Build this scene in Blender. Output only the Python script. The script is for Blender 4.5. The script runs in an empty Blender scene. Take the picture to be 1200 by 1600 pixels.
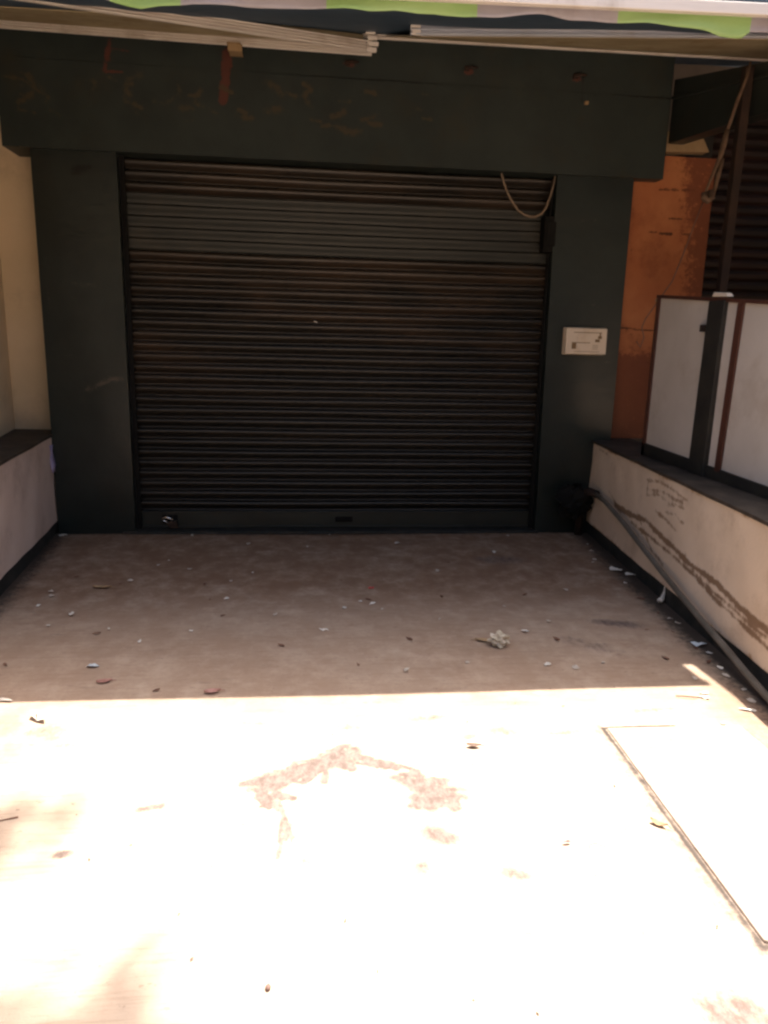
import bpy, bmesh, math, random
import numpy as np
from mathutils import Vector, Matrix
rnd = random.Random(11)
S = bpy.context.scene
COL = S.collection

# ------------------------------------------------------------------ camera, sky, sun, exposure
def setup_camera():
    yaw, pitch, roll, f = 0.11361, 0.22943, 0.02588, 1183.51
    cy, sy, cp, sp = math.cos(yaw), math.sin(yaw), math.cos(pitch), math.sin(pitch)
    fwd = Vector((sy*cp, cy*cp, -sp)); right = Vector((cy, -sy, 0)); up = right.cross(fwd)
    cr, sr = math.cos(roll), math.sin(roll)
    r = cr*right + sr*up; u = -sr*right + cr*up
    cd = bpy.data.cameras.new('camera'); co = bpy.data.objects.new('camera', cd); COL.objects.link(co)
    co.matrix_world = Matrix(((r.x, u.x, -fwd.x, 0), (r.y, u.y, -fwd.y, 0), (r.z, u.z, -fwd.z, 1.5), (0, 0, 0, 1)))
    cd.sensor_fit = 'VERTICAL'; cd.sensor_height = 36; cd.sensor_width = 27
    cd.lens = f/1600*36
    cd.clip_start = 0.05; cd.clip_end = 2000
    S.camera = co
setup_camera()

KX, KY = 0.20, 0.24                       # sun direction (KX, KY, 1)
SUN_EL = math.atan(1/math.hypot(KX, KY)); SUN_AZ = math.atan2(KX, KY)
w = bpy.data.worlds.new('World'); S.world = w; w.use_nodes = True
nt = w.node_tree; nt.nodes.clear()
sky = nt.nodes.new('ShaderNodeTexSky'); sky.sky_type = 'NISHITA'; sky.sun_disc = False
sky.sun_elevation = SUN_EL; sky.sun_rotation = SUN_AZ
sky.air_density = 1.0; sky.dust_density = 7.0; sky.ozone_density = 1.0
bg = nt.nodes.new('ShaderNodeBackground'); bg.inputs['Strength'].default_value = 0.105
wo = nt.nodes.new('ShaderNodeOutputWorld')
nt.links.new(sky.outputs[0], bg.inputs[0]); nt.links.new(bg.outputs[0], wo.inputs[0])
sl = bpy.data.lights.new('sun', 'SUN'); sl.energy = 4.6; sl.angle = math.radians(0.5); sl.color = (1.0, 0.945, 0.86)
so = bpy.data.objects.new('sun', sl); COL.objects.link(so)
so.rotation_euler = (-Vector((KX, KY, 1))).to_track_quat('-Z', 'Y').to_euler()
so.location = (2, 3, 12)
S.view_settings.view_transform = 'Standard'; S.view_settings.look = 'None'
S.view_settings.gamma = 1.0; S.view_settings.use_curve_mapping = False
S.view_settings.exposure = 1.82
S.render.engine = 'CYCLES'
S.cycles.max_bounces = 10; S.cycles.diffuse_bounces = 6
S.cycles.filter_width = 2.5
S.cycles.use_denoising = True

# ------------------------------------------------------------------ materials
def mixnode(nt, fac, a, b, mode='MIX'):
    m = nt.nodes.new('ShaderNodeMix'); m.data_type = 'RGBA'; m.blend_type = mode; m.clamp_factor = True
    for s, v in ((m.inputs[0], fac), (m.inputs[6], a), (m.inputs[7], b)):
        if hasattr(v, 'type') and hasattr(v, 'is_linked'): nt.links.new(v, s)
        elif isinstance(v, (int, float)): s.default_value = v
        else: s.default_value = (*v, 1) if len(v) == 3 else v
    return m.outputs[2]
def math_(nt, op, a, b=0.0, c=None):
    m = nt.nodes.new('ShaderNodeMath'); m.operation = op
    for i, v in enumerate((a, b, c)):
        if v is None: continue
        if isinstance(v, (int, float)): m.inputs[i].default_value = v
        else: nt.links.new(v, m.inputs[i])
    return m.outputs[0]
def ramp(nt, v, lo, hi, smooth=True):
    m = nt.nodes.new('ShaderNodeMapRange'); m.clamp = True
    m.interpolation_type = 'SMOOTHSTEP' if smooth else 'LINEAR'
    nt.links.new(v, m.inputs[0]); m.inputs[1].default_value = lo; m.inputs[2].default_value = hi
    return m.outputs[0]
def noise(nt, vec, scale, detail=5, rough=0.55, stretch=None, seed=0.0):
    mp = nt.nodes.new('ShaderNodeMapping'); nt.links.new(vec, mp.inputs[0])
    mp.inputs['Location'].default_value = (seed, seed*1.7, seed*0.6)
    if stretch: mp.inputs['Scale'].default_value = stretch
    n = nt.nodes.new('ShaderNodeTexNoise'); nt.links.new(mp.outputs[0], n.inputs['Vector'])
    n.inputs['Scale'].default_value = scale; n.inputs['Detail'].default_value = detail; n.inputs['Roughness'].default_value = rough
    return n.outputs['Fac']
def newmat(name):
    m = bpy.data.materials.new(name); m.use_nodes = True
    nt = m.node_tree; nt.nodes.clear()
    out = nt.nodes.new('ShaderNodeOutputMaterial'); p = nt.nodes.new('ShaderNodeBsdfPrincipled')
    nt.links.new(p.outputs[0], out.inputs[0])
    g = nt.nodes.new('ShaderNodeNewGeometry')
    return m, nt, p, g.outputs['Position']
def bump(nt, p, h, strength, dist=0.01):
    b = nt.nodes.new('ShaderNodeBump'); b.inputs['Strength'].default_value = strength; b.inputs['Distance'].default_value = dist
    nt.links.new(h, b.inputs['Height']); nt.links.new(b.outputs[0], p.inputs['Normal'])
def simple(name, c1, c2, scale=8, rough=0.7, metal=0.0, spec=0.4, stretch=None, bstr=0.15, bscale=60, lo=0.35, hi=0.7, dirt=None, dscale=3, damt=0.6, bstretch=None, rvar=0.0, bdist=0.006):
    m, nt, p, pos = newmat(name)
    n = noise(nt, pos, scale, 6, 0.6, stretch)
    c = mixnode(nt, ramp(nt, n, lo, hi), c1, c2)
    if dirt:
        d = noise(nt, pos, dscale, 8, 0.65, None, 4.3)
        c = mixnode(nt, math_(nt, 'MULTIPLY', ramp(nt, d, 0.5, 0.72), damt), c, dirt)
    nt.links.new(c, p.inputs['Base Color'])
    if rvar:
        rn = noise(nt, pos, 2.2, 5, 0.6, None, 7.7)
        r = math_(nt, 'MULTIPLY_ADD', rn, rvar, rough-rvar/2); nt.links.new(r, p.inputs['Roughness'])
    else: p.inputs['Roughness'].default_value = rough
    p.inputs['Metallic'].default_value = metal; p.inputs['Specular IOR Level'].default_value = spec
    if bstr: bump(nt, p, noise(nt, pos, bscale, 4, 0.6, bstretch, 2.0), bstr, bdist)
    return m

def ground_mat():
    m, nt, p, pos = newmat('dusty_concrete')
    att = nt.nodes.new('ShaderNodeAttribute'); att.attribute_name = 'dirt'
    sep = nt.nodes.new('ShaderNodeSeparateColor'); nt.links.new(att.outputs['Color'], sep.inputs[0])
    big = noise(nt, pos, 0.9, 6, 0.6); mid = noise(nt, pos, 5.5, 7, 0.65, None, 3.1); fine = noise(nt, pos, 45, 5, 0.7, None, 9.0)
    streak = noise(nt, pos, 20, 7, 0.75, (0.5, 1.0, 1), 5.0)
    c = mixnode(nt, ramp(nt, big, 0.3, 0.72), (0.39, 0.295, 0.22), (0.45, 0.365, 0.285))
    c = mixnode(nt, math_(nt, 'MULTIPLY', ramp(nt, mid, 0.5, 0.75), 0.45), c, (0.33, 0.235, 0.18))
    c = mixnode(nt, math_(nt, 'MULTIPLY', ramp(nt, streak, 0.48, 0.72), 0.2), c, (0.25, 0.165, 0.115))
    lines = noise(nt, pos, 46, 5, 0.65, (0.12, 1.5, 1), 31.0)
    c = mixnode(nt, math_(nt, 'MULTIPLY', ramp(nt, lines, 0.50, 0.66), 0.26), c, (0.20, 0.13, 0.09))
    c = mixnode(nt, math_(nt, 'MULTIPLY', ramp(nt, fine, 0.6, 0.75), 0.35), c, (0.20, 0.145, 0.115))
    # blue channel: trodden red-brown dust, and shade painted over the inner floor
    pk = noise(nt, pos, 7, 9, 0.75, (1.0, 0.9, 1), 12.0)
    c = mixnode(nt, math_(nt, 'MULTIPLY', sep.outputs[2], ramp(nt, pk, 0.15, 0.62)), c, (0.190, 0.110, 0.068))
    sp = noise(nt, pos, 30, 4, 0.7, (0.7, 1.5, 1), 15.0)
    c = mixnode(nt, math_(nt, 'MULTIPLY', ramp(nt, sp, 0.62, 0.72), 0.6), c, (0.15, 0.105, 0.08))
    s2 = noise(nt, pos, 7, 8, 0.75, (0.6, 1.5, 1), 22.0)
    c = mixnode(nt, math_(nt, 'MULTIPLY', ramp(nt, s2, 0.60, 0.76), 0.62), c, (0.165, 0.12, 0.097))
    # red channel: dried mud smears with torn, streaky edges
    e1 = noise(nt, pos, 13, 10, 0.8, (1.0, 0.75, 1), 1.2)
    e3 = noise(nt, pos, 34, 8, 0.8, (1.35, 0.6, 1), 3.2)
    mm = math_(nt, 'ADD', sep.outputs[0], math_(nt, 'ADD', math_(nt, 'MULTIPLY_ADD', e1, 1.3, -0.65), math_(nt, 'MULTIPLY_ADD', e3, 0.9, -0.45)))
    mud = math_(nt, 'MULTIPLY', ramp(nt, mm, 0.10, 0.72), ramp(nt, sep.outputs[0], 0.02, 0.2))
    mcol = mixnode(nt, ramp(nt, noise(nt, pos, 30, 7, 0.75, (1.2, 0.7, 1), 6.0), 0.38, 0.62), (0.088, 0.062, 0.055), (0.172, 0.130, 0.116))
    c = mixnode(nt, math_(nt, 'MULTIPLY', mud, 0.9), c, mcol)
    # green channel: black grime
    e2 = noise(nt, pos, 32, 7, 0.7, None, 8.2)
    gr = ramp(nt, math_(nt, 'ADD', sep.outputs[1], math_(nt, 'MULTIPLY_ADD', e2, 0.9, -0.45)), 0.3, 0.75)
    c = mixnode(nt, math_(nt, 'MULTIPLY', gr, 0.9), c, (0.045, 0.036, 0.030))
    nt.links.new(c, p.inputs['Base Color']); p.inputs['Roughness'].default_value = 0.9; p.inputs['Specular IOR Level'].default_value = 0.2
    h = math_(nt, 'ADD', math_(nt, 'MULTIPLY', noise(nt, pos, 120, 4, 0.7), 0.4), math_(nt, 'MULTIPLY', mid, 0.7))
    bump(nt, p, h, 0.45, 0.012)
    return m
def masked(name, base1, base2, rcol, gcol, bcol, rough=0.6, spec=0.35, nscale=6, edge=18, dirt=None, bstr=0.15, bscale=5, bdist=0.004):
    m, nt, p, pos = newmat(name)
    att = nt.nodes.new('ShaderNodeAttribute'); att.attribute_name = 'dirt'
    sep = nt.nodes.new('ShaderNodeSeparateColor'); nt.links.new(att.outputs['Color'], sep.inputs[0])
    c = mixnode(nt, ramp(nt, noise(nt, pos, nscale, 6, 0.6), 0.3, 0.7), base1, base2)
    if dirt:
        c = mixnode(nt, math_(nt, 'MULTIPLY', ramp(nt, noise(nt, pos, 2.6, 8, 0.7, None, 4.0), 0.5, 0.75), 0.55), c, dirt)
    for i, col in enumerate((rcol, gcol, bcol)):
        e = noise(nt, pos, edge, 8, 0.72, None, 1.3+3*i)
        k = ramp(nt, math_(nt, 'ADD', sep.outputs[i], math_(nt, 'MULTIPLY_ADD', e, 1.4, -0.7)), 0.35, 0.7)
        k = math_(nt, 'MULTIPLY', k, ramp(nt, sep.outputs[i], 0.0, 0.15))
        c = mixnode(nt, math_(nt, 'MULTIPLY', k, 0.85), c, col)
    nt.links.new(c, p.inputs['Base Color']); p.inputs['Roughness'].default_value = rough; p.inputs['Specular IOR Level'].default_value = spec
    bump(nt, p, noise(nt, pos, bscale, 4, 0.55, None, 2.0), bstr, bdist)
    return m

def slat_mat():
    m, nt, p, pos = newmat('brown_shutter_slat')
    lath = noise(nt, pos, 1.0, 3, 0.5, (0.35, 0.1, 13.0), 3.0)
    c = mixnode(nt, ramp(nt, lath, 0.3, 0.7), (0.0110, 0.0098, 0.0080), (0.024, 0.0188, 0.0138))
    sep = nt.nodes.new('ShaderNodeSeparateXYZ'); nt.links.new(pos, sep.inputs[0])
    band = math_(nt, 'MULTIPLY', ramp(nt, sep.outputs[2], 0.9, 1.5), ramp(nt, sep.outputs[2], 3.2, 2.2))
    d = ramp(nt, noise(nt, pos, 1.5, 7, 0.65, (0.5, 1, 1.5), 9.0), 0.40, 0.72)
    c = mixnode(nt, math_(nt, 'MULTIPLY', math_(nt, 'MULTIPLY', d, band), 0.8), c, (0.062, 0.038, 0.023))
    sc = ramp(nt, noise(nt, pos, 7, 5, 0.7, (0.5, 1, 6), 5.0), 0.66, 0.74)
    c = mixnode(nt, math_(nt, 'MULTIPLY', sc, 0.4), c, (0.065, 0.050, 0.037))
    nt.links.new(c, p.inputs['Base Color'])
    nt.links.new(math_(nt, 'MULTIPLY_ADD', noise(nt, pos, 2.0, 5, 0.6, (1, 1, 3), 7.0), 0.35, 0.20), p.inputs['Roughness'])
    p.inputs['Specular IOR Level'].default_value = 0.5
    bump(nt, p, noise(nt, pos, 5, 4, 0.6, None, 2.0), 0.2, 0.012)
    return m
M = dict(
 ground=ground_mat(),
 steel=simple('green_painted_steel', (0.015, 0.018, 0.0155), (0.022, 0.026, 0.0225), 3, 0.40, 0, 0.45, None, 0.25, 2.2, dirt=(0.030, 0.024, 0.017), damt=0.5, rvar=0.25, bdist=0.02),
 pillar=masked('green_painted_pillar', (0.0098, 0.0150, 0.0140), (0.0158, 0.0225, 0.0208), (0.085, 0.065, 0.050), (0.05, 0.045, 0.038), (0.004, 0.004, 0.004), 0.31, 0.5, 3, 20, (0.026, 0.022, 0.016), 0.35, 1.8, 0.03),
 header=masked('green_painted_header', (0.017, 0.0245, 0.0225), (0.025, 0.034, 0.0305), (0.095, 0.028, 0.018), (0.060, 0.044, 0.024), (0.006, 0.007, 0.007), 0.5, 0.38, 3, 16, (0.036, 0.030, 0.016), 0.25, 2.0, 0.015),
 slat=slat_mat(),
 flat=simple('grey_green_slat', (0.0120, 0.0142, 0.0128), (0.0190, 0.0215, 0.0190), 6, 0.45, 0, 0.4, (0.4, 1, 2), 0.1, 30, dirt=(0.05, 0.04, 0.025), damt=0.4),
 black=simple('black_plastic', (0.004, 0.004, 0.004), (0.007, 0.0065, 0.006), 10, 0.7, 0, 0.2),
 grime=simple('dark_plinth_paint', (0.014, 0.016, 0.015), (0.028, 0.029, 0.027), 9, 0.7, dirt=(0.06, 0.05, 0.04), dscale=8),
 cream=simple('cream_plaster', (0.68, 0.55, 0.37), (0.74, 0.60, 0.42), 2.5, 0.85, 0, 0.2, None, 0.2, 40, dirt=(0.36, 0.27, 0.17), dscale=1.6, damt=0.5),
 mauve=simple('dusty_pale_plaster', (0.60, 0.47, 0.40), (0.66, 0.53, 0.455), 2.5, 0.88, 0, 0.2, None, 0.25, 45, dirt=(0.33, 0.235, 0.185), dscale=2.2, damt=0.55),
 rwall=masked('stained_cream_plaster', (0.64, 0.505, 0.38), (0.71, 0.575, 0.445), (0.15, 0.078, 0.038), (0.24, 0.145, 0.085), (0.32, 0.18, 0.085), 0.88, 0.2, 2.2, 12, (0.36, 0.25, 0.17), 0.3, 40, 0.006),
 ledge=simple('dark_stone_ledge', (0.034, 0.026, 0.020), (0.062, 0.048, 0.037), 9, 0.7, 0, 0.35, None, 0.3, 40, dirt=(0.14, 0.10, 0.075), dscale=6, damt=0.6),
 board=simple('white_laminate_board', (0.53, 0.47, 0.41), (0.60, 0.535, 0.475), 2, 0.5, 0, 0.4, None, 0.05, 20, dirt=(0.40, 0.32, 0.25), dscale=3, damt=0.5),
 redwood=simple('red_brown_frame', (0.065, 0.022, 0.014), (0.10, 0.035, 0.02), 12, 0.6, stretch=(1, 1, 0.15)),
 darkframe=simple('dark_frame', (0.018, 0.016, 0.014), (0.030, 0.026, 0.02), 8, 0.6),
 rust=simple('rusty_iron', (0.018, 0.010, 0.007), (0.036, 0.018, 0.011), 14, 0.8, stretch=(1, 1, 0.4)),
 ply=masked('orange_plywood', (0.36, 0.115, 0.043), (0.45, 0.17, 0.065), (0.035, 0.012, 0.006), (0.15, 0.042, 0.018), (0.30, 0.12, 0.045), 0.65, 0.3, 2.2, 24, (0.14, 0.034, 0.014), 0.15, 20, 0.004),
 dslat=simple('maroon_slat', (0.012, 0.007, 0.005), (0.030, 0.011, 0.007), 6, 0.6, stretch=(0.4, 1, 2)),
 block=simple('pale_timber_block', (0.27, 0.185, 0.095), (0.33, 0.23, 0.125), 8, 0.8),
 alu=simple('aluminium_channel', (0.74, 0.70, 0.65), (0.84, 0.80, 0.75), 6, 0.5, 0.15, 0.5, (0.25, 1, 3), 0.05, 20, dirt=(0.42, 0.35, 0.27), dscale=3, damt=0.6),
 bluealu=simple('blue_grey_aluminium', (0.50, 0.55, 0.64), (0.60, 0.64, 0.72), 6, 0.45, 0.15, 0.5, (0.25, 1, 3), 0.05, 20, dirt=(0.40, 0.37, 0.34), dscale=3, damt=0.5),
 olive=simple('weathered_olive_sheet', (0.30, 0.25, 0.15), (0.42, 0.36, 0.235), 4, 0.6, 0, 0.3, (0.5, 1, 1), 0.1, 20, dirt=(0.24, 0.17, 0.08), dscale=5, damt=0.7),
 tarp=simple('navy_tarpaulin', (0.045, 0.080, 0.125), (0.062, 0.102, 0.150), 3, 0.6, 0, 0.35, None, 0.4, 6, bdist=0.02),
 tin=simple('grey_tin_roof', (0.32, 0.32, 0.32), (0.42, 0.41, 0.40), 3, 0.6),
 flex=simple('lavender_grey_flex', (0.32, 0.31, 0.36), (0.39, 0.375, 0.425), 4, 0.5, 0, 0.4, (0.4, 1, 1), 0.3, 9, dirt=(0.22, 0.18, 0.17), dscale=3, damt=0.5, bdist=0.02),
 green=simple('lime_green_flex', (0.27, 0.46, 0.16), (0.34, 0.52, 0.22), 4, 0.5, 0, 0.4, (0.4, 1, 1), 0.3, 9, bdist=0.02),
 pipe=simple('grey_plastic_pipe', (0.105, 0.092, 0.076), (0.150, 0.132, 0.110), 7, 0.5, dirt=(0.07, 0.052, 0.04), dscale=6),
 meter=simple('cream_meter_plastic', (0.70, 0.58, 0.44), (0.75, 0.62, 0.48), 3, 0.5, dirt=(0.58, 0.42, 0.27), dscale=9, damt=0.5),
 mline=simple('brown_marking', (0.20, 0.12, 0.055), (0.27, 0.17, 0.08), 9, 0.6),
 rope=simple('tan_cable', (0.20, 0.145, 0.10), (0.27, 0.20, 0.14), 20, 0.7),
 rag=simple('old_rope_fibre', (0.09, 0.055, 0.034), (0.14, 0.088, 0.054), 20, 0.9),
 wire=simple('thin_dull_wire', (0.17, 0.085, 0.05), (0.22, 0.11, 0.07), 20, 0.7),
 chrome=simple('worn_chrome', (0.75, 0.73, 0.70), (0.85, 0.83, 0.80), 9, 0.16, 1.0, 0.5, None, 0),
 brass=simple('dull_lock_body', (0.05, 0.035, 0.03), (0.09, 0.06, 0.05), 9, 0.4, 0.6),
 paper=simple('dirty_white_paper', (0.55, 0.51, 0.45), (0.68, 0.64, 0.57), 30, 0.85),
 bpaper=simple('pale_blue_scrap', (0.42, 0.47, 0.50), (0.54, 0.58, 0.60), 30, 0.6),
 lav=simple('lavender_scrap', (0.36, 0.31, 0.50), (0.45, 0.39, 0.58), 12, 0.6),
 crumb=simple('pale_crumb', (0.38, 0.33, 0.275), (0.50, 0.44, 0.37), 30, 0.85),
 beige=simple('beige_crumpled_paper', (0.40, 0.35, 0.26), (0.52, 0.46, 0.37), 30, 0.85),
 tan=simple('dry_tan_leaf', (0.26, 0.17, 0.09), (0.34, 0.23, 0.13), 22, 0.8),
 bleaf=simple('dry_brown_leaf', (0.12, 0.055, 0.035), (0.19, 0.09, 0.055), 22, 0.8),
 rleaf=simple('pinkish_red_leaf', (0.25, 0.115, 0.09), (0.36, 0.19, 0.155), 22, 0.7),
 red=simple('red_shred', (0.45, 0.05, 0.05), (0.55, 0.08, 0.08), 22, 0.6),
 dark=simple('dark_fragment', (0.11, 0.07, 0.05), (0.20, 0.13, 0.095), 22, 0.85),
 stone=simple('brown_pebble', (0.12, 0.07, 0.055), (0.18, 0.11, 0.09), 30, 0.85),
 slab=simple('pale_concrete_slab', (0.35, 0.265, 0.21), (0.41, 0.33, 0.265), 6, 0.9, 0, 0.2, None, 0.35, 80, dirt=(0.20, 0.145, 0.11), dscale=7, damt=0.7),
 bark=simple('tree_bark', (0.09, 0.065, 0.045), (0.14, 0.10, 0.075), 14, 0.9, bstr=0.5, bscale=25, bdist=0.03),
 leaf=simple('tree_leaf', (0.05, 0.085, 0.025), (0.085, 0.12, 0.035), 3, 0.6),
 concrete2=simple('dark_blocker_render', (0.06, 0.055, 0.04), (0.09, 0.08, 0.055), 1, 0.9),
 concrete=simple('grey_render', (0.16, 0.14, 0.12), (0.21, 0.185, 0.16), 3, 0.9),
)

# ------------------------------------------------------------------ mesh helpers
class MB:
    def __init__(s): s.v = []; s.f = []; s.mi = []
    def face(s, ids, mi=0): s.f.append(tuple(ids)); s.mi.append(mi)
    def poly(s, pts, mi=0):
        n = len(s.v); s.v += [tuple(p) for p in pts]; s.face(range(n, n+len(pts)), mi)
    def hexa(s, p, mi=0):                 # 8 points: bottom 4 (ccw from above), top 4
        n = len(s.v); s.v += [tuple(q) for q in p]
        for a in ((3, 2, 1, 0), (4, 5, 6, 7), (0, 1, 5, 4), (1, 2, 6, 5), (2, 3, 7, 6), (3, 0, 4, 7)): s.face([n+i for i in a], mi)
        return s
    def box(s, x0, x1, y0, y1, z0, z1, mi=0):
        return s.hexa([(x0, y0, z0), (x1, y0, z0), (x1, y1, z0), (x0, y1, z0), (x0, y0, z1), (x1, y0, z1), (x1, y1, z1), (x0, y1, z1)], mi)
    def bar(s, a, b, wx, h, mi=0, up=(0, 0, 1)):   # rectangular bar from a to b, width wx (sideways), height h
        a = Vector(a); b = Vector(b); d = (b-a).normalized(); sd = d.cross(Vector(up)).normalized(); u = sd.cross(d).normalized()
        q = [(-1, -1), (1, -1), (1, 1), (-1, 1)]
        n = len(s.v)
        for P in (a, b):
            for i, j in q: s.v.append(tuple(P+sd*(i*wx/2)+u*(j*h/2)))
        for f in ((0, 1, 2, 3), (7, 6, 5, 4), (4, 5, 1, 0), (5, 6, 2, 1), (6, 7, 3, 2), (7, 4, 0, 3)): s.face([n+i for i in f], mi)
        return s
    def tube(s, pts, r, n=8, mi=0, cap=True):
        pts = [Vector(p) for p in pts]; rr = r if isinstance(r, (list, tuple)) else [r]*len(pts)
        base = len(s.v); prev = None
        for i, p in enumerate(pts):
            t = (pts[min(i+1, len(pts)-1)]-pts[max(i-1, 0)]).normalized()
            if prev is None:
                ref = Vector((0, 0, 1)) if abs(t.z) < 0.9 else Vector((1, 0, 0)); a = t.cross(ref).normalized()
            else: a = (prev - t*prev.dot(t)).normalized()
            prev = a; b = t.cross(a)
            for k in range(n):
                q = 2*math.pi*k/n; s.v.append(tuple(p+(a*math.cos(q)+b*math.sin(q))*rr[i]))
        for i in range(len(pts)-1):
            for k in range(n):
                s.face((base+i*n+k, base+i*n+(k+1) % n, base+(i+1)*n+(k+1) % n, base+(i+1)*n+k), mi)
        if cap:
            s.face([base+k for k in reversed(range(n))], mi); s.face([base+(len(pts)-1)*n+k for k in range(n)], mi)
        return s
    def grid(s, P, mi=0):                 # P: rows x cols of points
        n = len(s.v); R, C = len(P), len(P[0])
        for row in P: s.v += [tuple(p) for p in row]
        for i in range(R-1):
            for j in range(C-1): s.face((n+i*C+j, n+i*C+j+1, n+(i+1)*C+j+1, n+(i+1)*C+j), mi)
        return s
LOC = {}
def build(name, mb, mat, parent=None, loc=None, smooth=False, bev=0.0, solid=0.0, mats=None):
    if parent is not None: loc = LOC[parent.name]
    if loc is None:
        a = np.array(mb.v); loc = (float(a[:, 0].mean()), float(a[:, 1].mean()), float(a[:, 2].min()))
    me = bpy.data.meshes.new(name)
    me.from_pydata([(x-loc[0], y-loc[1], z-loc[2]) for x, y, z in mb.v], [], mb.f)
    for m in (mats or [mat]): me.materials.append(m)
    if mats: me.polygons.foreach_set('material_index', mb.mi)
    if smooth: me.polygons.foreach_set('use_smooth', [True]*len(me.polygons))
    me.update()
    o = bpy.data.objects.new(name, me); COL.objects.link(o)
    if parent is not None: o.parent = parent
    else: o.location = loc
    LOC[o.name] = loc
    if solid: md = o.modifiers.new('solid', 'SOLIDIFY'); md.thickness = solid; md.offset = 0
    if bev: md = o.modifiers.new('bevel', 'BEVEL'); md.width = bev; md.segments = 2; md.limit_method = 'ANGLE'
    return o
def tag(o, label, cat, group=None, kind=None):
    if label: o['label'] = label
    if cat: o['category'] = cat
    if group: o['group'] = group
    if kind: o['kind'] = kind
    return o
def thing(name, loc, label, cat, group=None):
    o = bpy.data.objects.new(name, None); COL.objects.link(o); o.location = loc; o.empty_display_size = 0.1
    LOC[o.name] = loc
    return tag(o, label, cat, group)
def setmask(o, rgb):
    a = o.data.attributes.new('dirt', 'FLOAT_COLOR', 'POINT')  # channels hold painted shade and sheen as well as dirt
    b = np.ones((len(rgb), 4), dtype=np.float32); b[:, :3] = rgb
    a.data.foreach_set('color', b.ravel())
def seg_d(X, Y, pts):
    d = np.full(X.shape, 1e9)
    for (x0, y0), (x1, y1) in zip(pts[:-1], pts[1:]):
        dx, dy = x1-x0, y1-y0; t = np.clip(((X-x0)*dx+(Y-y0)*dy)/(dx*dx+dy*dy+1e-12), 0, 1)
        d = np.minimum(d, np.hypot(X-x0-t*dx, Y-y0-t*dy))
    return d
def soft(d, w): return np.clip(1-d/w, 0, 1)
def ell(X, Y, cx, cy, a, b, rot=0.0):
    c, s_ = math.cos(rot), math.sin(rot); u = (X-cx)*c+(Y-cy)*s_; v = -(X-cx)*s_+(Y-cy)*c
    return np.clip(1.35-np.sqrt((u/a)**2+(v/b)**2), 0, 1)
def inpoly(X, Y, poly):
    r = np.zeros(X.shape, bool); n = len(poly)
    for i in range(n):
        (x0, y0), (x1, y1) = poly[i], poly[(i+1) % n]
        c = ((y0 > Y) != (y1 > Y)) & (X < (x1-x0)*(Y-y0)/((y1-y0) if y1 != y0 else 1e-9)+x0); r ^= c
    return r

# ------------------------------------------------------------------ constants of the place
D = 5.66                                  # facade plane
XL, X2, X3B, X3T, X4 = -1.7785, -1.225, 1.855, 1.832, 2.404
HH = 2.645                                # underside of the header
def wx_r(y): return 2.273-0.0841*(D-y)    # inner face of the right low wall
def wx_l(y): return -1.784+0.0744*(D-y)   # inner face of the left low wall
ZT = 0.745
def zr(x): return 2.933+0.024*(x+0.4)     # front edge height of the awning

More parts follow.
